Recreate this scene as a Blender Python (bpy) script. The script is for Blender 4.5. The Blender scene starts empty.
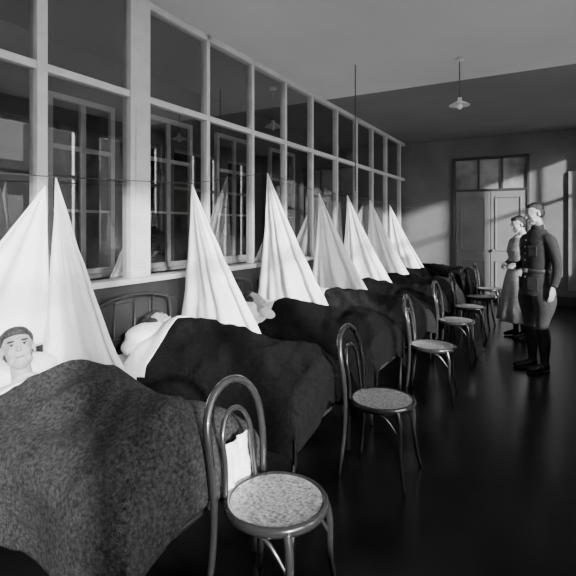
import bpy, math, random
from mathutils import Vector, Matrix, noise
random.seed(4)
D2R=math.pi/180
# ------------------------------------------------------------ materials
def mat(name, col, rough=0.7, bump=0.0, bscale=40, var=0.0, vscale=8, metal=0.0, spec=0.5, wave=None, coat=0):
    m=bpy.data.materials.new(name); m.use_nodes=True
    nt=m.node_tree; b=nt.nodes['Principled BSDF']
    b.inputs['Base Color'].default_value=(col,col,col,1)
    b.inputs['Roughness'].default_value=rough
    b.inputs['Metallic'].default_value=metal
    b.inputs['Specular IOR Level'].default_value=spec
    b.inputs['Coat Weight'].default_value=coat
    tc=nt.nodes.new('ShaderNodeTexCoord')
    if var>0:
        n=nt.nodes.new('ShaderNodeTexNoise'); n.inputs['Scale'].default_value=vscale; n.inputs['Detail'].default_value=6
        nt.links.new(tc.outputs['Object'],n.inputs['Vector'])
        r=nt.nodes.new('ShaderNodeValToRGB')
        lo=max(0,col*(1-var)); hi=min(1,col*(1+var))
        r.color_ramp.elements[0].position=0.3; r.color_ramp.elements[0].color=(lo,lo,lo,1)
        r.color_ramp.elements[1].position=0.7; r.color_ramp.elements[1].color=(hi,hi,hi,1)
        nt.links.new(n.outputs['Fac'],r.inputs['Fac']); nt.links.new(r.outputs['Color'],b.inputs['Base Color'])
    if bump>0:
        n2=nt.nodes.new('ShaderNodeTexNoise'); n2.inputs['Scale'].default_value=bscale; n2.inputs['Detail'].default_value=4
        nt.links.new(tc.outputs['Object'],n2.inputs['Vector'])
        bp=nt.nodes.new('ShaderNodeBump'); bp.inputs['Strength'].default_value=bump; bp.inputs['Distance'].default_value=0.02
        nt.links.new(n2.outputs['Fac'],bp.inputs['Height']); nt.links.new(bp.outputs['Normal'],b.inputs['Normal'])
    return m
def glassmat(name, base, ior=1.5, mul=2.0, tr=.85):
    m=bpy.data.materials.new(name); m.use_nodes=True; nt=m.node_tree; nt.nodes.clear()
    o=nt.nodes.new('ShaderNodeOutputMaterial'); mx=nt.nodes.new('ShaderNodeMixShader')
    t=nt.nodes.new('ShaderNodeBsdfTransparent'); t.inputs[0].default_value=(tr,tr,tr,1)
    g=nt.nodes.new('ShaderNodeBsdfGlossy'); g.inputs['Roughness'].default_value=0.0
    f=nt.nodes.new('ShaderNodeFresnel'); f.inputs['IOR'].default_value=ior
    ma=nt.nodes.new('ShaderNodeMath'); ma.operation='MULTIPLY_ADD'; ma.use_clamp=True
    ma.inputs[1].default_value=mul; ma.inputs[2].default_value=base
    nt.links.new(f.outputs[0],ma.inputs[0]); nt.links.new(ma.outputs[0],mx.inputs[0])
    nt.links.new(t.outputs[0],mx.inputs[1]); nt.links.new(g.outputs[0],mx.inputs[2]); nt.links.new(mx.outputs[0],o.inputs[0])
    return m
M_frame=mat('painted_frame',.50,.5,var=.1)
M_casing=mat('painted_casing',.22,.6,var=.1)
M_wains=mat('painted_wainscot',.022,.55,var=.15)
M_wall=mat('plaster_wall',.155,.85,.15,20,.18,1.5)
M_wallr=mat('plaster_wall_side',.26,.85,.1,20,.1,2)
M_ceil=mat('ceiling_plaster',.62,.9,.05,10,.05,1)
M_ceil_shade=mat('ceiling_shaded',.17,.9,.05,10,.1,1)  # same ceiling, with the dimmer window light of the far end painted in
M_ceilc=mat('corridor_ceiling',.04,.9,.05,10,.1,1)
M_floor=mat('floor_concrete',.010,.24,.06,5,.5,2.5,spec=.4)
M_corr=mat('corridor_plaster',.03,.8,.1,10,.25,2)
M_door=mat('door_paint',.20,.5,var=.12,vscale=3)
M_darkframe=mat('dark_trim',.05,.5)
M_sheet=mat('cotton_sheet',.86,.9,.4,40,.05,6)
M_blank=mat('wool_blanket_grey',.055,.95,.9,160,.6,70,spec=.1)
M_blankd=mat('wool_blanket_dark',.008,.95,.6,120,.4,40,spec=.06)
M_blankm=mat('wool_blanket_charcoal',.018,.95,.7,120,.4,40,spec=.1)
M_iron=mat('bed_iron',.035,.4,metal=.3)
M_bent=mat('bentwood_lacquer',.026,.22,coat=.5)
M_seat=mat('chair_seat_wood',.24,.3,.2,60,.85,75)
M_skin=mat('skin',.32,.5,var=.06)
M_hair=mat('hair_dark',.012,.5,.6,90)
M_hairb=mat('hair_brown',.018,.5,.6,90)
M_tunic=mat('wool_tunic',.020,.85,.3,150,.2,30)
M_breech=mat('wool_breeches',.036,.85,.3,150,.2,30)
M_leather=mat('boot_leather',.02,.25,coat=.3)
M_belt=mat('belt_leather',.05,.3)
M_dress=mat('dress_cotton',.24,.85,.2,90,.2,20)
M_eyeshade=mat('eye_white_shaded',.35,.3)  # whites greyed: shade of the eye sockets put into the colour
M_black=mat('black',.005,.3)
M_lip=mat('lips',.10,.5)
M_enamel=mat('lamp_enamel',.7,.3)
M_bulb=mat('lamp_bulb',.85,.1)
M_brass=mat('brass_knob',.35,.3,metal=.8)
M_wire=mat('wire',.04,.5)
M_glass=glassmat('partition_glass',.20)
M_glass2=glassmat('window_glass',.0,1.5,1.0,.97)
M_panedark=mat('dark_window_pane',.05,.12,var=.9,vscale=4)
M_panelit=mat('transom_pane_glints',.25,.15,var=.7,vscale=2)  # mottled grey paints the bright sun glimpses into the panes
M_ground=mat('ground_gravel',.22,.9,.3,10,.3,3)
M_skyblock=mat('sky_block_dark',.012,.9,.3,10,.3,2)  # near-black, so the added block keeps the glass reflections dim
M_blockwin=mat('block_window_glass',.03,.3)

# ------------------------------------------------------------ mesh helper
class MB:
    def __init__(s): s.v=[]; s.f=[]
    def box(s,c,sz,rotz=0):
        b=len(s.v); hx,hy,hz=sz[0]/2,sz[1]/2,sz[2]/2; cr,sr=math.cos(rotz),math.sin(rotz)
        for dx in(-hx,hx):
            for dy in(-hy,hy):
                for dz in(-hz,hz):
                    s.v.append(Vector((c[0]+dx*cr-dy*sr,c[1]+dx*sr+dy*cr,c[2]+dz)))
        for q in((0,1,3,2),(4,6,7,5),(0,4,5,1),(2,3,7,6),(0,2,6,4),(1,5,7,3)): s.f.append([b+i for i in q])
        return s
    def ell(s,c,r,n=20,m=12,R=None):
        b=len(s.v); c=Vector(c)
        def P(x,y,z):
            p=Vector((x*r[0],y*r[1],z*r[2]))
            if R: p=R@p
            return c+p
        s.v.append(P(0,0,1))
        for i in range(1,m):
            a=math.pi*i/m
            for j in range(n):
                t=2*math.pi*j/n; s.v.append(P(math.sin(a)*math.cos(t),math.sin(a)*math.sin(t),math.cos(a)))
        s.v.append(P(0,0,-1)); L=len(s.v)-1
        for j in range(n): s.f.append([b,b+1+j,b+1+(j+1)%n])
        for i in range(m-2):
            for j in range(n):
                a0=b+1+i*n; s.f.append([a0+j,a0+n+j,a0+n+(j+1)%n,a0+(j+1)%n])
        a0=b+1+(m-2)*n
        for j in range(n): s.f.append([a0+j,L,a0+(j+1)%n])
        return s
    def sweep(s,pts,rad,n=10,closed=False,up=None):
        pts=[Vector(p) for p in pts]; N=len(pts)
        if not isinstance(rad,(list,tuple)): rad=[rad]*N
        b=len(s.v); prev=None
        for i,p in enumerate(pts):
            if closed: t=pts[(i+1)%N]-pts[i-1]
            else: t=pts[min(i+1,N-1)]-pts[max(i-1,0)]
            t.normalize()
            if prev is None:
                u=Vector(up) if up else (Vector((0,0,1)) if abs(t.z)<.9 else Vector((1,0,0)))
            else: u=prev
            u=(u-t*u.dot(t)).normalized(); prev=u; w=t.cross(u)
            r=rad[i]; ra,rb=(r if isinstance(r,(list,tuple)) else (r,r))
            for j in range(n):
                a=2*math.pi*j/n; s.v.append(p+u*math.cos(a)*ra+w*math.sin(a)*rb)
        K=N if closed else N-1
        for i in range(K):
            for j in range(n):
                i2=(i+1)%N
                s.f.append([b+i*n+j,b+i*n+(j+1)%n,b+i2*n+(j+1)%n,b+i2*n+j])
        if not closed:
            s.f.append([b+j for j in range(n)][::-1]); s.f.append([b+(N-1)*n+j for j in range(n)])
        return s
    def loftz(s,secs,n=28,fold=0,nf=9):
        b=len(s.v)
        for k,(z,cx,cy,rx,ry) in enumerate(secs):
            for j in range(n):
                a=2*math.pi*j/n
                g=1
                if fold: g=1+fold*max(0,(secs[-1][0]-z)/(secs[-1][0]-secs[0][0])-.25)*math.sin(nf*a+math.sin(a*2))
                s.v.append(Vector((cx+rx*g*math.cos(a),cy+ry*g*math.sin(a),z)))
        for k in range(len(secs)-1):
            for j in range(n):
                s.f.append([b+k*n+j,b+k*n+(j+1)%n,b+(k+1)*n+(j+1)%n,b+(k+1)*n+j])
        s.f.append([b+j for j in range(n)][::-1]); s.f.append([b+(len(secs)-1)*n+j for j in range(n)])
        return s
    def lathe(s,prof,c=(0,0,0),n=32):
        b=len(s.v)
        for (r,z) in prof:
            for j in range(n):
                a=2*math.pi*j/n; s.v.append(Vector((c[0]+r*math.cos(a),c[1]+r*math.sin(a),c[2]+z)))
        for k in range(len(prof)-1):
            for j in range(n):
                s.f.append([b+k*n+j,b+k*n+(j+1)%n,b+(k+1)*n+(j+1)%n,b+(k+1)*n+j])
        return s
    def obj(s,name,m,parent=None,smooth=False,remesh=0,bevel=0,sub=0,smoothit=0,solid=0,xf=None):
        me=bpy.data.meshes.new(name); me.from_pydata([tuple(xf@v) if xf else tuple(v) for v in s.v],[],s.f); me.update()
        o=bpy.data.objects.new(name,me); bpy.context.scene.collection.objects.link(o)
        me.materials.append(m)
        if smooth or remesh:
            for p in me.polygons: p.use_smooth=True
        if remesh:
            r=o.modifiers.new('r','REMESH'); r.mode='VOXEL'; r.voxel_size=remesh; r.use_smooth_shade=True
            if smoothit:
                q=o.modifiers.new('s','SMOOTH'); q.iterations=smoothit; q.factor=.5
        if bevel:
            q=o.modifiers.new('b','BEVEL'); q.width=bevel; q.segments=2; q.limit_method='ANGLE'
        if solid:
            q=o.modifiers.new('so','SOLIDIFY'); q.thickness=solid
        if sub:
            q=o.modifiers.new('su','SUBSURF'); q.levels=sub; q.render_levels=sub
        if parent: o.parent=parent
        return o
def empty(name,loc=(0,0,0),rz=0):
    e=bpy.data.objects.new(name,None); bpy.context.scene.collection.objects.link(e)
    e.location=loc; e.rotation_euler=(0,0,rz); e.empty_display_size=.1
    return e
def catmull(P,k=8,closed=False):
    P=[Vector(p) for p in P]; out=[]; n=len(P)
    R=range(n if closed else n-1)
    for i in R:
        if closed: p0,p1,p2,p3=P[i-1],P[i],P[(i+1)%n],P[(i+2)%n]
        else: p0=P[max(i-1,0)];p1=P[i];p2=P[i+1];p3=P[min(i+2,n-1)]
        for j in range(k):
            t=j/k
            out.append(.5*((2*p1)+(p2-p0)*t+(2*p0-5*p1+4*p2-p3)*t*t+(3*p1-p0-3*p2+p3)*t**3))
    if not closed: out.append(P[-1])
    return out

# ------------------------------------------------------------ room shell
XL=-3.0; XR=0.8; YB=10.65; Y0=-2.2; ZC=3.42; YBEAM=6.4; XC=-4.4
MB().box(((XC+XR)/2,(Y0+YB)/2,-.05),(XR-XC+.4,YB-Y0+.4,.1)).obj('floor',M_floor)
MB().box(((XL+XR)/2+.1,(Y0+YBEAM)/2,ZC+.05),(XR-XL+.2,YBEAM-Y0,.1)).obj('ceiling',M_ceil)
MB().box(((XL+XR)/2+.1,(YB+YBEAM)/2,ZC+.05),(XR-XL+.2,YB-YBEAM,.1)).obj('ceiling_rear',M_ceil_shade)
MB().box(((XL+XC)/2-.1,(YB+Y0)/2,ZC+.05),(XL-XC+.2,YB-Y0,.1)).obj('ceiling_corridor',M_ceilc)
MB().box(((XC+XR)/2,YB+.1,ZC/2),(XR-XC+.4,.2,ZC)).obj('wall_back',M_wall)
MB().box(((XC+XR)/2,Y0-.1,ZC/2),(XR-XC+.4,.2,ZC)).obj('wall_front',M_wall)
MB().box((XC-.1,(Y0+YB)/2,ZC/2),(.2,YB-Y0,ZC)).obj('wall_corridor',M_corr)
MB().box(((XL+XR)/2,YB-.015,.09),(XR-XL,.03,.18)).obj('baseboard_back',M_darkframe,bevel=.006)

# partition (glazed wall left)
mull=[-2.15,-1.45,-.6,.23,1.07,1.93,2.79,3.66,4.45,5.2,5.96,6.83,7.68,8.49,9.33,10.3]
zs=1.10; zr=2.60; zt=ZC
wl=MB()
wl.box((XL,(Y0+YB)/2,zs/2),(.08,YB-Y0,zs))
e=empty('wall_left')
wl.obj('wainscot',M_wains,e)
fr=MB()
fr.box((XL+.02,(Y0+YB)/2,zs),(.16,YB-Y0,.045))
fr.box((XL,(Y0+YB)/2,zr),(.07,YB-Y0,.055))
fr.box((XL,(Y0+YB)/2,zt-.03),(.08,YB-Y0,.06))
for y in mull:
    if abs(y-2.79)<.01:
        fr.box((XL,2.78,(zs+zt)/2),(.10,.21,zt-zs)); fr.box((XL+.055,2.78,1.85),(.012,.12,1.3))
    elif abs(y-1.93)<.01: fr.box((XL,y,(zs+zt)/2),(.09,.075,zt-zs))
    else: fr.box((XL,y,(zs+zt)/2),(.08,.05,zt-zs))
fr.obj('glazing_frame',M_frame,e,bevel=.005)
wp=MB()
for i in range(len(mull)-1):
    yc=(mull[i]+mull[i+1])/2; w=mull[i+1]-mull[i]-.16
    wp.box((XL+.045,yc,.62),(.015,w,.62))
wp.obj('wainscot_panels',M_wains,e,bevel=.006)
g=MB()
for a in range(len(mull)-1):
    for z0,z1 in((zs,zr),(zr,zt)):
        b=len(g.v)
        g.v+= [Vector((XL,mull[a],z0)),Vector((XL,mull[a+1],z0)),Vector((XL,mull[a+1],z1)),Vector((XL,mull[a],z1))]
        g.f.append([b,b+1,b+2,b+3])
g.obj('glass_panes',M_glass,e)

# corridor windows beyond glazing
def casement(name,y0,y1,z0,z1):
    e=empty(name)
    x=XC+.02; m=MB(); w=.06
    yc=(y0+y1)/2
    m.box((x,yc,z0),(.07,y1-y0+w,w)).box((x,yc,z1),(.07,y1-y0+w,w)).box((x,y0,(z0+z1)/2),(.07,w,z1-z0)).box((x,y1,(z0+z1)/2),(.07,w,z1-z0))
    m.box((x,yc,z0+(z1-z0)*.72),(.06,y1-y0,.05)).box((x,yc,(z0+z1)/2),(.06,.07,z1-z0))
    m.box((x,yc,z0+(z1-z0)*.36),(.05,y1-y0,.03))
    m.box((x+.03,yc,z0-.05),(.14,y1-y0+.16,.04))
    m.obj('sash_frame',M_frame,e,bevel=.006)
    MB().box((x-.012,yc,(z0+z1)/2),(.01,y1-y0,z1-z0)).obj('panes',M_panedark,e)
casement('window_1',2.92,3.68,1.05,2.85)
casement('window_2',4.15,5.0,1.05,2.9)
casement('window_3',5.6,6.45,1.05,2.9)
casement('window_4',7.1,7.95,1.05,2.9)
casement('window_5',1.4,2.2,1.05,2.85)

# right wall with windows
rw=MB(); T=.25; xr=XR+T/2
wz0,wz1=.75,3.15
rw.box((xr,(Y0+YB)/2,wz0/2),(T,YB-Y0,wz0)); rw.box((xr,(Y0+YB)/2,(wz1+ZC)/2),(T,YB-Y0,ZC-wz1))
bays=[]
pier=.35; op=1.48
yy=Y0
while yy<YB-.3:
    rw.box((xr,yy+pier/2,ZC/2),(T,pier,ZC)); 
    if yy+pier+op<YB: bays.append((yy+pier,yy+pier+op))
    yy+=pier+op
rw.box((xr,YB-.15,ZC/2),(T,.5,ZC))
rw.obj('wall_right',M_wallr)
for i,(a,b) in enumerate(bays):
    e=empty('window_%d'%(i+6)); m=MB(); c=(a+b)/2
    for z in(wz0+.03,wz1-.03,2.35): m.box((xr,c,z),(.07,b-a,.06))
    for q in(a+.03,b-.03,c): m.box((xr,q,(wz0+wz1)/2),(.07,.055,wz1-wz0))
    m.box((XR-.02,c,wz0-.02),(.16,b-a+.1,.04))
    m.obj('sash_frame',M_frame,e,bevel=.005)
    MB().box((xr,c,(wz0+wz1)/2),(.004,b-a,wz1-wz0)).obj('glass',M_glass2,e)
# outside
MB().box((12,6,-.3),(26,60,.1)).obj('ground_outside',M_ground)
nb=empty('added_sky_blocker')  # unseen block, added to keep bright sky out of the partition reflections
MB().box((10.5,22,6.7),(3,32,14)).obj('sky_block',M_skyblock,nb)
m=MB()
for k in range(9):
    for z in(1.6,4.6,7.6): m.box((8.98,8.5+k*3,z),(.06,1.2,1.9))
m.obj('block_windows',M_blockwin,nb)

# back door (double with transom)
dx0,dx1=-1.85,-.49; dt=2.94; dr=2.30
e=empty('door_1'); yb=YB-.02
m=MB(); w=.055
m.box((dx0-w/2,yb,dt/2),(w,.09,dt)).box((dx1+w/2,yb,dt/2),(w,.09,dt)).box(((dx0+dx1)/2,yb,dt+w/2),(dx1-dx0+2*w,.09,w)).box(((dx0+dx1)/2,yb,dr),(dx1-dx0,.08,.05))
m.obj('door_frame',M_darkframe,e,bevel=.008)
xc=(dx0+dx1)/2; m=MB(); k=MB()
for sx in(-1,1):
    cx=xc+sx*(dx1-dx0)/4; W=(dx1-dx0)/2-.012
    m.box((cx,yb+.0,dr/2),(W,.04,dr-.04))
    for (z,h) in((.5,.65),(1.6,1.1)):
        for s2 in(-1,1): m.box((cx+s2*(W/2-.1),yb-.028,z),(.03,.02,h))
        m.box((cx,yb-.028,z+h/2),(W-.2,.02,.03)); m.box((cx,yb-.028,z-h/2),(W-.2,.02,.03))
m.obj('door_leaves',M_door,e,bevel=.005)
MB().ell((xc+.06,yb-.06,1.05),(.028,.028,.028)).obj('knob',M_brass,e,smooth=True)
m=MB()
for q in(1/3,2/3): m.box((dx0+(dx1-dx0)*q,yb-.01,(dr+dt)/2),(.04,.05,dt-dr))
m.obj('transom_bars',M_darkframe,e)
MB().box((xc,yb+.01,(dr+dt)/2),(dx1-dx0,.02,dt-dr)).obj('transom_glass',M_panelit,e)
MB().box((.30,YB-.03,1.45),(.16,.06,2.3)).obj('trim_1',M_casing,bevel=.01)

# ------------------------------------------------------------ pendant lamps
def lamp(x,y,z,s=1):
    e=empty('pendant_lamp',(x,y,0))
    MB().sweep([(0,0,z+.05),(0,0,ZC)],.006,8).obj('cord',M_wire,e,smooth=True)
    MB().lathe([(.0,.0),(.045,0),(.05,-.03),(0,-.035)],(0,0,ZC)).obj('canopy',M_enamel,e,smooth=True)
    MB().lathe([(.02,.07),(.025,.03),(.06,.015),(.11,-.012),(.113,-.02),(.06,.003),(.0,.012)],(0,0,z)).obj('shade',M_enamel,e,smooth=True)
    MB().ell((0,0,z-.03),(.028,.028,.035)).obj('bulb',M_bulb,e,smooth=True)
lamp(-.93,5.56,2.91)
lamp(-3.32,5.47,2.9)

# ------------------------------------------------------------ bentwood chairs
def chair(x,y,rz=0):
    e=empty('bentwood_chair',(x,y,0),rz)
    fr=MB()
    hp=catmull([(-.215,-.185,0),(-.185,-.170,.25),(-.180,-.163,.46),(-.190,-.172,.62),(-.215,-.165,.76),(-.235,-.105,.85),(-.24,0,.885),
                (-.235,.105,.85),(-.215,.165,.76),(-.190,.172,.62),(-.180,.163,.46),(-.185,.170,.25),(-.215,.185,0)],8)
    fr.sweep(hp,[.0125+.005*math.sin(math.pi*i/len(hp)) for i in range(len(hp))],10)
    ip=catmull([(-.175,-.10,.455),(-.185,-.09,.58),(-.20,-.09,.68),(-.215,-.055,.75),(-.22,0,.77),(-.215,.055,.75),(-.20,.09,.68),(-.185,.09,.58),(-.175,.10,.455)],8)
    fr.sweep(ip,.011,10)
    for sy in(-1,1):
        lp=catmull([(.135,sy*.135,.445),(.155,sy*.15,.36),(.16,sy*.155,.2),(.195,sy*.185,0)],6)
        fr.sweep(lp,[.018-.006*i/len(lp) for i in range(len(lp))],10)
        fr.sweep(catmull([(.155,sy*.148,.30),(.13,sy*.09,.40),(.12,sy*.03,.43)],5),.008,8)
        fr.sweep(catmull([(.155,sy*.152,.30),(.08,sy*.165,.40),(.02,sy*.175,.43)],5),.008,8)
    fr.obj('frame',M_bent,e,smooth=True)
    MB().lathe([(0,.425),(.17,.425),(.198,.43),(.207,.445),(.205,.46),(.195,.468),(.183,.464),(.178,.458)],n=40).obj('seat_rim',M_bent,e,smooth=True)
    MB().lathe([(.182,.462),(.14,.457),(.07,.455),(0,.455)],n=40).obj('seat',M_seat,e,smooth=True)
for (x,y,rz) in((-.955,1.60,-.05),(-.94,2.86,0),(-.97,4.39,.1),(-.99,5.69,0),(-1.0,6.75,.05),(-1.02,7.8,-.1),(-1.0,8.9,0)):
    chair(x,y,rz)

# ------------------------------------------------------------ beds
XH,XF=-2.88,-1.24
def interp(tab,x):
    if x<=tab[0][0]: return tab[0][1]
    for (a,b),(c,d) in zip(tab,tab[1:]):
        if x<=c:
            t=(x-a)/(c-a); t=t*t*(3-2*t); return b+(d-b)*t
    return tab[-1][1]
def bed(yc,blmat,prof,seed,x0=-2.35,width=.78,zm=.60,ysh=0,sig=.24,drop=.3,nz=.035,hh=1.0,sw=.10):
    e=empty('iron_bed',(0,yc,0)); hw=width/2
    fr=MB(); R=.014
    hd=catmull([(XH,-hw,0),(XH,-hw,.5),(XH,-hw,hh-.15),(XH,-hw+.08,hh-.04),(XH,0,hh),(XH,hw-.08,hh-.04),(XH,hw,hh-.15),(XH,hw,.5),(XH,hw,0)],6)
    fr.sweep(hd,R,10)
    for k in(-.2,0,.2): fr.sweep([(XH,k,.4),(XH,k,hh-.03)],.007,8)
    fr.sweep([(XH,-hw,.68),(XH,hw,.68)],.009,8)
    ft=catmull([(XF,-hw,0),(XF,-hw,.35),(XF,-hw+.05,.52),(XF,0,.54),(XF,hw-.05,.52),(XF,hw,.35),(XF,hw,0)],6)
    fr.sweep(ft,R,10)
    for s in(-1,1): fr.sweep([(XH,s*hw,.40),(XF,s*hw,.40)],.016,8)
    for k in range(8): fr.sweep([(XH+.1+k*.2,-hw,.4),(XH+.1+k*.2,hw,.4)],.005,6)
    fr.sweep([(XF,-hw,.38),(XF,hw,.38)],.012,8)
    fr.obj('frame',M_iron,e,smooth=True)
    MB().box(((XH+XF)/2,0,.50),(XF-XH-.06,width-.03,.17)).obj('mattress',M_sheet,e,bevel=.04,smooth=True)
    pl=MB()
    pl.ell((XH+.27,0,.66),(.22,.33,.10),28,14)
    pl.ell((XH+.24,.02,.74),(.18,.30,.075),28,14)
    pl.obj('pillow',M_sheet,e,remesh=.015,smoothit=4)
    n1,n2=140,110; wtop=hw+.005; A=drop
    L=(XF+.03)-x0; tot=L+drop*.75; so=seed
    def blanket(name,m,x0,tot,L,dz):
        V=MB()
        for i in range(n1+1):
            u=tot*i/n1
            for j in range(n2+1):
                a=-(wtop+A)+2*(wtop+A)*j/n2
                x=x0+min(u,L); ex=max(0,u-L); ey=max(0,abs(a)-wtop)
                if u<.3: x+= .05*noise.noise(Vector((a*4+so,1.3,seed)))*(1-u/.3)
                yv=max(-wtop,min(wtop,a))
                h=interp(prof,x)
                cy=ysh+.05*math.sin(x*3+seed)
                fall=math.exp(-abs((yv-cy)/sig)**2.2)
                edgef=min(1,(wtop-abs(yv))/.10); endf=min(1,max(0,(XF+.03-x)/.06))
                z=zm+dz+h*fall
                z-= .03*(1-edgef)**2+ .05*(1-endf)**2
                nn=noise.noise(Vector((x*3.1+seed*3,yv*4.2,seed*1.7)))*nz+noise.noise(Vector((x*9+seed,yv*7+x*4,seed*2.7)))*nz*.45
                rid=abs(noise.noise(Vector((x*2.3-yv*3+seed,yv*2.5+x*1.5,seed+9))))
                rid2=abs(noise.noise(Vector((x*5+yv*6+seed,yv*4-x*2,seed+19))))
                z+= nn+ (.030*(1-rid*2.4)+.012*(1-rid2*3))*max(0,min(1,fall+.3))
                dd=(ex**2+ey**2)**.5 if ex*ey>0 else ex+ey
                z-= dd*.97
                sg=1 if a>0 else -1
                fo=.025*math.sin(x*9+seed*2+sg)*min(1,ey/.12)+.03*min(1,ey/.08)
                yv+= sg*fo if ey>0 else 0
                x+= (.02*math.sin(yv*11+seed)*min(1,ex/.12)+.02*min(1,ex/.08)) if ex>0 else 0
                V.v.append(Vector((x,yv,z)))
        for i in range(n1):
            for j in range(n2):
                b=i*(n2+1)+j; V.f.append([b,b+n2+1,b+n2+2,b+1])
        V.obj(name,m,e,smooth=True,solid=.012)
    blanket('blanket',blmat,x0,tot,L,0)
    if sw>0: blanket('turned_sheet',M_sheet,x0-sw,sw+.07,2,.012)
    return e
P1=[(-2.45,.13),(-2.32,.18),(-2.15,.23),(-1.95,.22),(-1.7,.19),(-1.5,.17),(-1.35,.19),(-1.24,.12)]
P2=[(-2.6,.18),(-2.35,.26),(-2.1,.25),(-1.95,.22),(-1.75,.24),(-1.55,.18),(-1.4,.16),(-1.24,.10)]
P3=[(-2.55,.14),(-2.2,.2),(-1.9,.19),(-1.65,.15),(-1.4,.17),(-1.24,.10)]
bed(1.48,M_blank,P1,1.3,x0=-2.39,drop=.34,sig=.27,hh=.86,sw=.03,nz=.03)
bed(2.65,M_blankd,P2,4.1,x0=-2.42,sig=.27,sw=.13,nz=.03)
bed(3.9,M_blankd,P3,7.7,x0=-2.42,nz=.045)
bed(5.12,M_blankm,P3,9.2,x0=-2.42,nz=.045)
bed(6.15,M_blankd,P3,12.2,x0=-2.42)
bed(7.15,M_blankm,P3,15.2,x0=-2.42)
bed(8.2,M_blankd,P3,18.2,x0=-2.42)
bed(9.3,M_blankd,P3,21.2,x0=-2.42)
def clothpatch(name,P00,P10,P01,P11,amp,seed,n=30,m=M_sheet):
    V=MB(); P00,P10,P01,P11=[Vector(p) for p in(P00,P10,P01,P11)]
    nrm=(P10-P00).cross(P01-P00).normalized()
    for i in range(n+1):
        for j in range(n+1):
            s,t=i/n,j/n
            p=P00.lerp(P10,s).lerp(P01.lerp(P11,s),t)
            p=p+nrm*(amp*noise.noise(Vector((s*4+seed,t*1.5,seed)))+amp*.5*noise.noise(Vector((s*9,t*6,seed))))
            V.v.append(p)
    for i in range(n):
        for j in range(n):
            b=i*(n+1)+j; V.f.append([b,b+n+1,b+n+2,b+1])
    return V.obj(name,m,smooth=True,solid=.006)
clothpatch('hanging_bed_sheet',(-1.165,1.54,.64),(-1.165,1.70,.65),(-1.16,1.55,.46),(-1.16,1.72,.40),.02,3)

# ------------------------------------------------------------ tent-like sheets
def tent(y,za,seed,xb=-1.87,xa=-2.73,wl=-2.9,zb=.42,bul=.13,name='hanging_sheet_screen'):
    V=MB(); A=Vector((xa,y,za)); 
    n,mm=96,48; 
    BL=Vector((wl,y,zb)); BR=Vector((xb,y,zb+.02))
    for j in range(mm+1):
        t=j/mm
        for i in range(n):
            a=2*math.pi*i/n
            c=A.lerp((BL+BR)/2,t); hw=(BR-BL)*.5*t
            ca,sa=math.cos(a),math.sin(a)
            th=bul*t*(1+.34*math.sin(a*5+seed)+.24*math.sin(a*9+seed*2+t*2)+.12*math.sin(a*17+seed*3-t*3))
            p=c+hw*ca+Vector((0,th*sa,0))
            p.x+=-.035*math.sin(math.pi*t)*ca
            p.y+=.03*t*noise.noise(Vector((p.x*6,p.z*5,seed)))
            p.z+=.012*math.sin(a*7+seed)*t
            p.x=max(p.x,XL+.07)
            V.v.append(p)
    for j in range(mm):
        for i in range(n):
            V.f.append([j*n+i,j*n+(i+1)%n,(j+1)*n+(i+1)%n,(j+1)*n+i])
    return V.obj(name,M_sheet,smooth=True,solid=.004)
tent(1.87,1.84,.4,xb=-1.97,bul=.08)
tent(3.15,1.90,1.7,bul=.11)
tent(4.38,2.12,2.9,xb=-1.83,bul=.12)
tent(5.68,1.98,3.3,bul=.12)
tent(6.66,2.01,5.1,bul=.11)
tent(7.66,1.99,6.2,bul=.11)
tent(8.76,1.95,7.2,bul=.10)
V=MB(); A=Vector((-2.76,1.82,1.79)); BL=Vector((-2.84,.90,.74)); BR=Vector((-2.84,1.92,.78)); n=40
for i in range(n+1):
    for j in range(n+1):
        s,t=i/n,j/n
        p=A.lerp(BL.lerp(BR,s),t); p=p+Vector((.03*t*math.sin(s*17+1)+.02*t*math.sin(s*7),0,-.05*math.sin(math.pi*t)*(1-s)))
        p.x=max(p.x,XL+.07)
        V.v.append(p)
for i in range(n):
    for j in range(n):
        b=i*(n+1)+j; V.f.append([b,b+n+1,b+n+2,b+1])
V.obj('draped_bed_sheet',M_sheet,smooth=True,solid=.004)
wp=[(-2.74,-1.9,1.86),(-2.74,.6,1.80),(-2.73,1.87,1.845),(-2.73,3.15,1.905),(-2.73,4.38,2.12),(-2.73,5.68,1.985),(-2.73,6.66,2.015),(-2.73,7.66,1.995),(-2.73,8.76,1.955),(-2.74,10.6,1.95)]
MB().sweep(wp,.0035,6).obj('clothes_line',M_wire,smooth=True)
e=empty('ceiling_hanger_rod',(-2.02,5.17,0))
MB().sweep([(0,0,1.95),(0,0,ZC)],.006,8).obj('rod',M_iron,e,smooth=True)
MB().lathe([(0,0),(.025,0),(.025,-.006),(0,-.01)],(0,0,ZC)).obj('flange',M_ceil,e)

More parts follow.
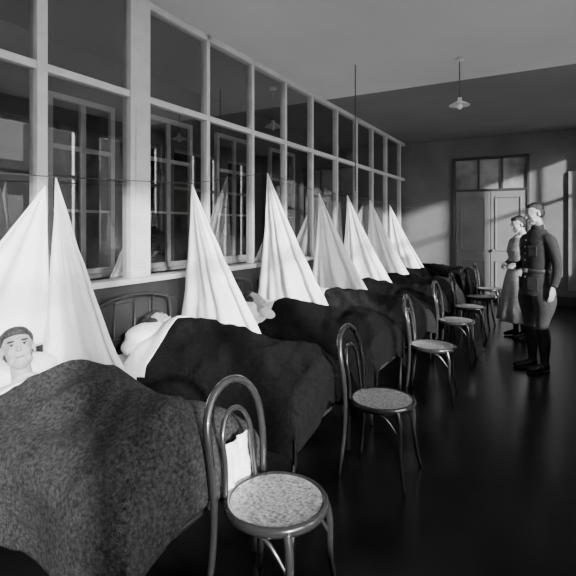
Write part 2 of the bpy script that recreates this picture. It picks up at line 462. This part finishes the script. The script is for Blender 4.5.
# ------------------------------------------------------------ people
def frame_matrix(loc,face,up):
    f=Vector(face).normalized(); u=Vector(up); u=(u-f*u.dot(f)).normalized()
    y=-f; z=u; x=y.cross(z)
    R=Matrix((x,y,z)).transposed().to_4x4()
    return Matrix.Translation(Vector(loc))@R
def head(parent,X,hair,bun=False,neck=True,fringe=False):
    h=MB()
    h.ell((0,.015,.035),(.074,.093,.080)); h.ell((0,-.018,-.015),(.062,.070,.085)); h.ell((0,-.042,-.078),(.040,.038,.034))
    h.ell((0,-.090,-.020),(.013,.018,.012)); h.ell((0,-.082,.004),(.009,.012,.026))
    h.ell((0,-.070,.032),(.046,.016,.010))
    for s in(-1,1):
        h.ell((s*.036,-.056,-.022),(.020,.020,.022)); h.ell((s*.077,.012,-.005),(.008,.018,.03)); h.ell((s*.040,-.032,-.065),(.020,.033,.022))
    h.ell((0,-.077,-.055),(.021,.010,.006)); h.ell((0,-.075,-.066),(.017,.009,.006)); h.ell((0,-.072,-.092),(.015,.011,.012))
    if neck: h.sweep([(0,.015,-.04),(0,.028,-.12),(0,.04,-.20)],[.048,.050,.060],16)
    h.obj('head',M_skin,parent,remesh=.005,smoothit=2,xf=X)
    ey=MB(); ir=MB(); br=MB(); lp=MB()
    for s in(-1,1):
        ey.ell((s*.029,-.0715,.008),(.013,.008,.006),12,8); ir.ell((s*.029,-.0775,.008),(.0065,.003,.0056),10,6)
        ir.ell((s*.029,-.0765,.0145),(.014,.004,.0022),10,6)  # dark lid line, painted shade in place of a carved socket
        br.ell((s*.031,-.081,.027),(.020,.006,.005),12,6)
    for s in(-1,1): ir.ell((s*.006,-.099,-.031),(.003,.003,.002),8,6)
    lp.ell((0,-.0855,-.060),(.021,.0035,.0035),12,6)
    ey.obj('eyes',M_eyeshade,parent,smooth=True,xf=X); ir.obj('irises_lid_shade',M_black,parent,smooth=True,xf=X); br.obj('eyebrows',M_hair,parent,smooth=True,xf=X); lp.obj('mouth',M_lip,parent,smooth=True,xf=X)
    ha=MB(); ha.ell((0,.030,.050),(.0775,.088,.072)); ha.ell((0,.05,.0),(.073,.066,.07)); ha.ell((.010,-.012,.088),(.052,.05,.026))
    if fringe: ha.ell((0,-.030,.082),(.064,.052,.036)); ha.ell((0,.02,.06),(.085,.08,.068))
    if bun: ha.ell((0,.12,.04),(.042,.035,.038)); ha.ell((0,.035,.015),(.084,.070,.075)); ha.ell((0,-.015,.080),(.065,.055,.034))
    ha.obj('hair',hair,parent,remesh=.006,smoothit=2,xf=X)
def hand(M,w,d,nrm,th,curl=.5,sc=1.0):
    w=Vector(w); d=Vector(d).normalized(); n=Vector(nrm); n=(n-d*n.dot(d)).normalized(); s=d.cross(n).normalized()*th
    M.sweep([w-d*.02*sc,w+d*.02*sc,w+d*.055*sc,w+d*.09*sc],[(.017*sc,.026*sc),(.015*sc,.036*sc),(.015*sc,.041*sc),(.011*sc,.038*sc)],14,up=n)
    for o,L in((.030,.070),(.010,.080),(-.010,.075),(-.029,.058)):
        p=w+d*.082*sc+s*o*sc; pts=[p]; ang=0
        for k,f in enumerate((.45,.32,.25)):
            ang+=curl*(.6 if k==0 else 1)
            dd=d*math.cos(ang)+n*math.sin(ang)
            p=p+dd*L*f*sc; pts.append(p)
        M.sweep(pts,[.0092*sc,.0088*sc,.008*sc,.0065*sc],8)
    p=w+d*.025*sc+s*.028*sc
    q=p+(s*.7+d*.6+n*.25).normalized()*.035*sc; r=q+(s*.25+d*.9+n*.4).normalized()*.032*sc
    M.sweep([p,q,r],[.013*sc,.011*sc,.008*sc],8)

# --- soldier
S=empty('soldier',(-.17,5.74,0),-50*D2R)
tn=MB()
tn.loftz([(.80,0,0,.205,.165),(.88,0,0,.195,.155),(.98,0,0,.175,.138),(1.07,0,0,.155,.120),(1.16,0,-.003,.168,.125),(1.28,0,-.008,.188,.135),(1.38,0,-.002,.192,.128),(1.43,0,.006,.170,.108),(1.475,0,.010,.12,.085),(1.51,0,.012,.075,.068)],32)
ar=[.050,.058,.064,.068,.070,.070,.068,.066,.064,.062,.060,.058,.056,.054,.053,.052,.050,.048,.047,.045,.044,.043,.042,.041,.040,.040]
for s,pts in((-1,[(-.10,.01,1.405),(-.175,.01,1.385),(-.215,.02,1.30),(-.24,.04,1.15),(-.215,-.07,1.10),(-.13,-.20,1.12)]),
             (1,[(.10,.01,1.405),(.175,.01,1.385),(.215,.02,1.30),(.24,.045,1.15),(.25,.03,1.02),(.25,-.01,.91)])):
    tn.sweep(catmull(pts,5),ar,16,up=(0,1,0))
tn.obj('tunic',M_tunic,S,remesh=.012,smoothit=5)
cl=MB(); cl.sweep([(0,.010,1.50),(0,.010,1.53),(0,.004,1.55)],[.070,.066,.062],20); cl.obj('collar',M_tunic,S,smooth=True)
br=MB()
br.loftz([(.80,0,0,.165,.13),(.88,0,0,.17,.135),(1.0,0,0,.15,.12)],24)
for s in(-1,1):
    br.sweep(catmull([(s*.09,0,.90),(s*.118,0,.72),(s*.10,-.012,.54),(s*.095,-.01,.44)],5),[.098,.106,.114,.118,.118,.112,.104,.094,.084,.076,.07,.066,.063,.061,.06,.06],18)
br.obj('breeches',M_breech,S,remesh=.012,smoothit=3)
bt=MB()
for s in(-1,1):
    bt.sweep(catmull([(s*.095,-.01,.47),(s*.095,.012,.34),(s*.093,.02,.18),(s*.092,.02,.07)],5),[.060,.062,.064,.066,.067,.066,.063,.060,.056,.052,.048,.046,.044,.044,.045,.046],16)
    bt.sweep([(s*.09,.065,.045),(s*.092,.02,.05),(s*.10,-.06,.045),(s*.108,-.14,.035),(s*.112,-.185,.028)],[(.04,.033),(.048,.037),(.044,.042),(.034,.045),(.022,.034)],14,up=(0,0,1))
bt.obj('boots',M_leather,S,remesh=.008,smoothit=2)
so=MB()
for s in(-1,1): so.box((s*.1,-.06,.009),(.075,.25,.018),rotz=s*.07)
so.obj('boot_soles',M_black,S,bevel=.006)
bl=MB()
ring=[(.163*math.cos(a*math.pi/16),.127*math.sin(a*math.pi/16),1.065) for a in range(32)]
bl.sweep(ring,[(.020,.005)]*32,8,closed=True,up=(0,0,1))
bl.obj('waist_belt',M_belt,S,smooth=True)
MB().box((0,-.133,1.065),(.045,.012,.045)).obj('buckle',M_brass,S,bevel=.004)
pk=MB()
for s in(-1,1):
    pk.box((s*.09,-.121,1.27),(.09,.014,.10),s*.42); pk.box((s*.09,-.126,1.315),(.095,.014,.03),s*.42); pk.box((s*.10,-.128,.93),(.11,.016,.13),s*.5)
pk.obj('pockets',M_tunic,S,bevel=.006)
bu=MB()
for z in(1.18,1.25,1.32,1.39,1.0): bu.ell((0,-.142 if z<1.35 else -.132,z),(.009,.006,.009),10,6)
bu.obj('buttons',M_brass,S,smooth=True)
hm=MB()
hand(hm,(-.125,-.205,1.12),(.75,-.6,.05),(0,.4,-1),-1,.45)
hand(hm,(.25,-.015,.90),(0,-.12,-1),(-1,-.2,0),1,.4)
hm.obj('hands',M_skin,S,remesh=.0045,smoothit=1)
head(S,frame_matrix((-.01,-.03,1.67),(-.1,-1,-.25),(-.05,-.10,1)),M_hair)

# --- nurse
N=empty('nurse',(-.44,7.35,0),-50*D2R)
dr_=MB()
dr_.loftz([(.22,0,.0,.29,.27),(.40,0,0,.265,.245),(.6,0,0,.235,.215),(.8,0,.0,.20,.18),(.93,0,.0,.165,.145),(1.02,0,0,.130,.110),(1.05,0,0,.128,.108)],64,fold=.10,nf=11)
dr_.loftz([(1.0,0,0,.130,.108),(1.08,0,-.003,.14,.112),(1.20,0,-.02,.162,.135),(1.30,0,-.005,.162,.115),(1.35,0,.005,.14,.092),(1.39,0,.008,.09,.07),(1.42,0,.010,.065,.06)],28)
for s,pts in((-1,[(-.08,.01,1.335),(-.14,.01,1.315),(-.175,.015,1.24),(-.195,.03,1.08),(-.16,-.09,1.0),(-.06,-.19,1.0)]),
             (1,[(.08,.01,1.335),(.14,.01,1.315),(.175,.015,1.24),(.195,.03,1.08),(.16,-.08,.99),(.08,-.19,.97)])):
    dr_.sweep(catmull(pts,5),[r*.84 for r in ar],14,up=(0,1,0))
dr_.obj('dress',M_dress,N,remesh=.012,smoothit=2)
MB().sweep([(.135*math.cos(a*math.pi/16),.115*math.sin(a*math.pi/16),1.03) for a in range(32)],[(.02,.006)]*32,8,closed=True,up=(0,0,1)).obj('belt',M_tunic,N,smooth=True)
MB().sweep([(.075*math.cos(a*math.pi/16),.01+.072*math.sin(a*math.pi/16),1.405+.02*math.sin(a*math.pi/16)) for a in range(32)],[(.014,.016)]*32,8,closed=True,up=(0,0,1)).obj('collar',M_frame,N,smooth=True)
lg=MB()
for s in(-1,1): lg.sweep([(s*.08,.0,.5),(s*.08,.01,.3),(s*.08,.015,.07)],[.055,.05,.034],12)
lg.obj('stockings',M_black,N,smooth=True)
sh=MB()
for s in(-1,1):
    yo=-.06 if s<0 else .02
    sh.sweep([(s*.085,.06+yo*.2,.045),(s*.085,.01,.05),(s*.09,-.06,.04),(s*.095,-.12,.03),(s*.097,-.16,.022)],[(.035,.028),(.05,.034),(.037,.038),(.027,.038),(.018,.026)],12,up=(0,0,1))
    sh.box((s*.085,.05,.015),(.045,.05,.03))
sh.obj('shoes',M_leather,N,remesh=.008,smoothit=1)
hn=MB()
hand(hn,(-.06,-.195,1.0),(1,-.35,-.1),(0,.5,-1),-1,.4,.9)
hand(hn,(.075,-.195,.97),(-1,-.35,.1),(0,.5,-1),1,.4,.9)
hn.obj('hands',M_skin,N,remesh=.0045,smoothit=1)
head(N,frame_matrix((0,-.02,1.565),(-.05,-1,-.30),(0,-.15,1)),M_hair,bun=True)

# --- patients lying in bed
def patient(yc,hx,hz,face,up,hair,turn=0):
    P=empty('patient',(0,yc,0))
    b=MB(); X=frame_matrix((hx,0,hz),face,up)
    nb=X@Vector((0,.035,-.15))
    x0=nb.x
    path=[nb,Vector((x0+.06,nb.y*.7,.70)),Vector((x0+.2,0,.64)),Vector((x0+.42,0,.63)),Vector((x0+.55,0,.625))]
    b.sweep(path,[(.05,.055),(.07,.14),(.085,.17),(.08,.14),(.08,.15)],20,up=(0,0,1))
    for s in(-1,1):
        b.sweep([(x0+.53,s*.08,.63),(x0+.75,s*.09,.63),(-1.42,s*.09,.62)],[.065,.05,.035],12)
        b.sweep([(x0+.12,s*.13,.66),(x0+.3,s*.18,.62),(x0+.5,s*.15,.63)],[.045,.038,.03],12)
        b.sweep([(-1.44,s*.08,.62),(-1.40,s*.085,.66),(-1.385,s*.09,.69)],[.032,.032,.02],10)
    b.obj('nightshirt_body',M_sheet,P,remesh=.015,smoothit=3)
    head(P,X,hair,fringe=True)
    return P
patient(1.48,-2.48,.878,(.80,-.45,.48),(-.55,.15,.85),M_hairb)
patient(3.9,-2.60,.80,(.35,.85,.35),(-.9,.1,.3),M_hair)
patient(2.68,-2.66,.79,(.2,.9,.4),(-.9,.1,.2),M_hair)

# ------------------------------------------------------------ light
w=bpy.data.worlds.new('World'); bpy.context.scene.world=w; w.use_nodes=True
bg=w.node_tree.nodes['Background']; bg.inputs[0].default_value=(1,1,1,1); bg.inputs[1].default_value=15
sl=bpy.data.lights.new('sun','SUN'); sl.energy=13; sl.angle=.05
so_=bpy.data.objects.new('sun',sl); bpy.context.scene.collection.objects.link(so_)
dirv=Vector((-.80,.52,-.27)); so_.rotation_euler=dirv.to_track_quat('-Z','Y').to_euler(); so_.location=(6,-4,4)

# ------------------------------------------------------------ camera
cd=bpy.data.cameras.new('camera'); cam=bpy.data.objects.new('camera',cd); bpy.context.scene.collection.objects.link(cam)
cam.location=(0,0,1.53); cam.rotation_euler=(math.pi/2,0,29.44*D2R)
cd.sensor_width=36; cd.lens=29.56; cd.shift_y=-61/576; cd.clip_start=.05
bpy.context.scene.camera=cam
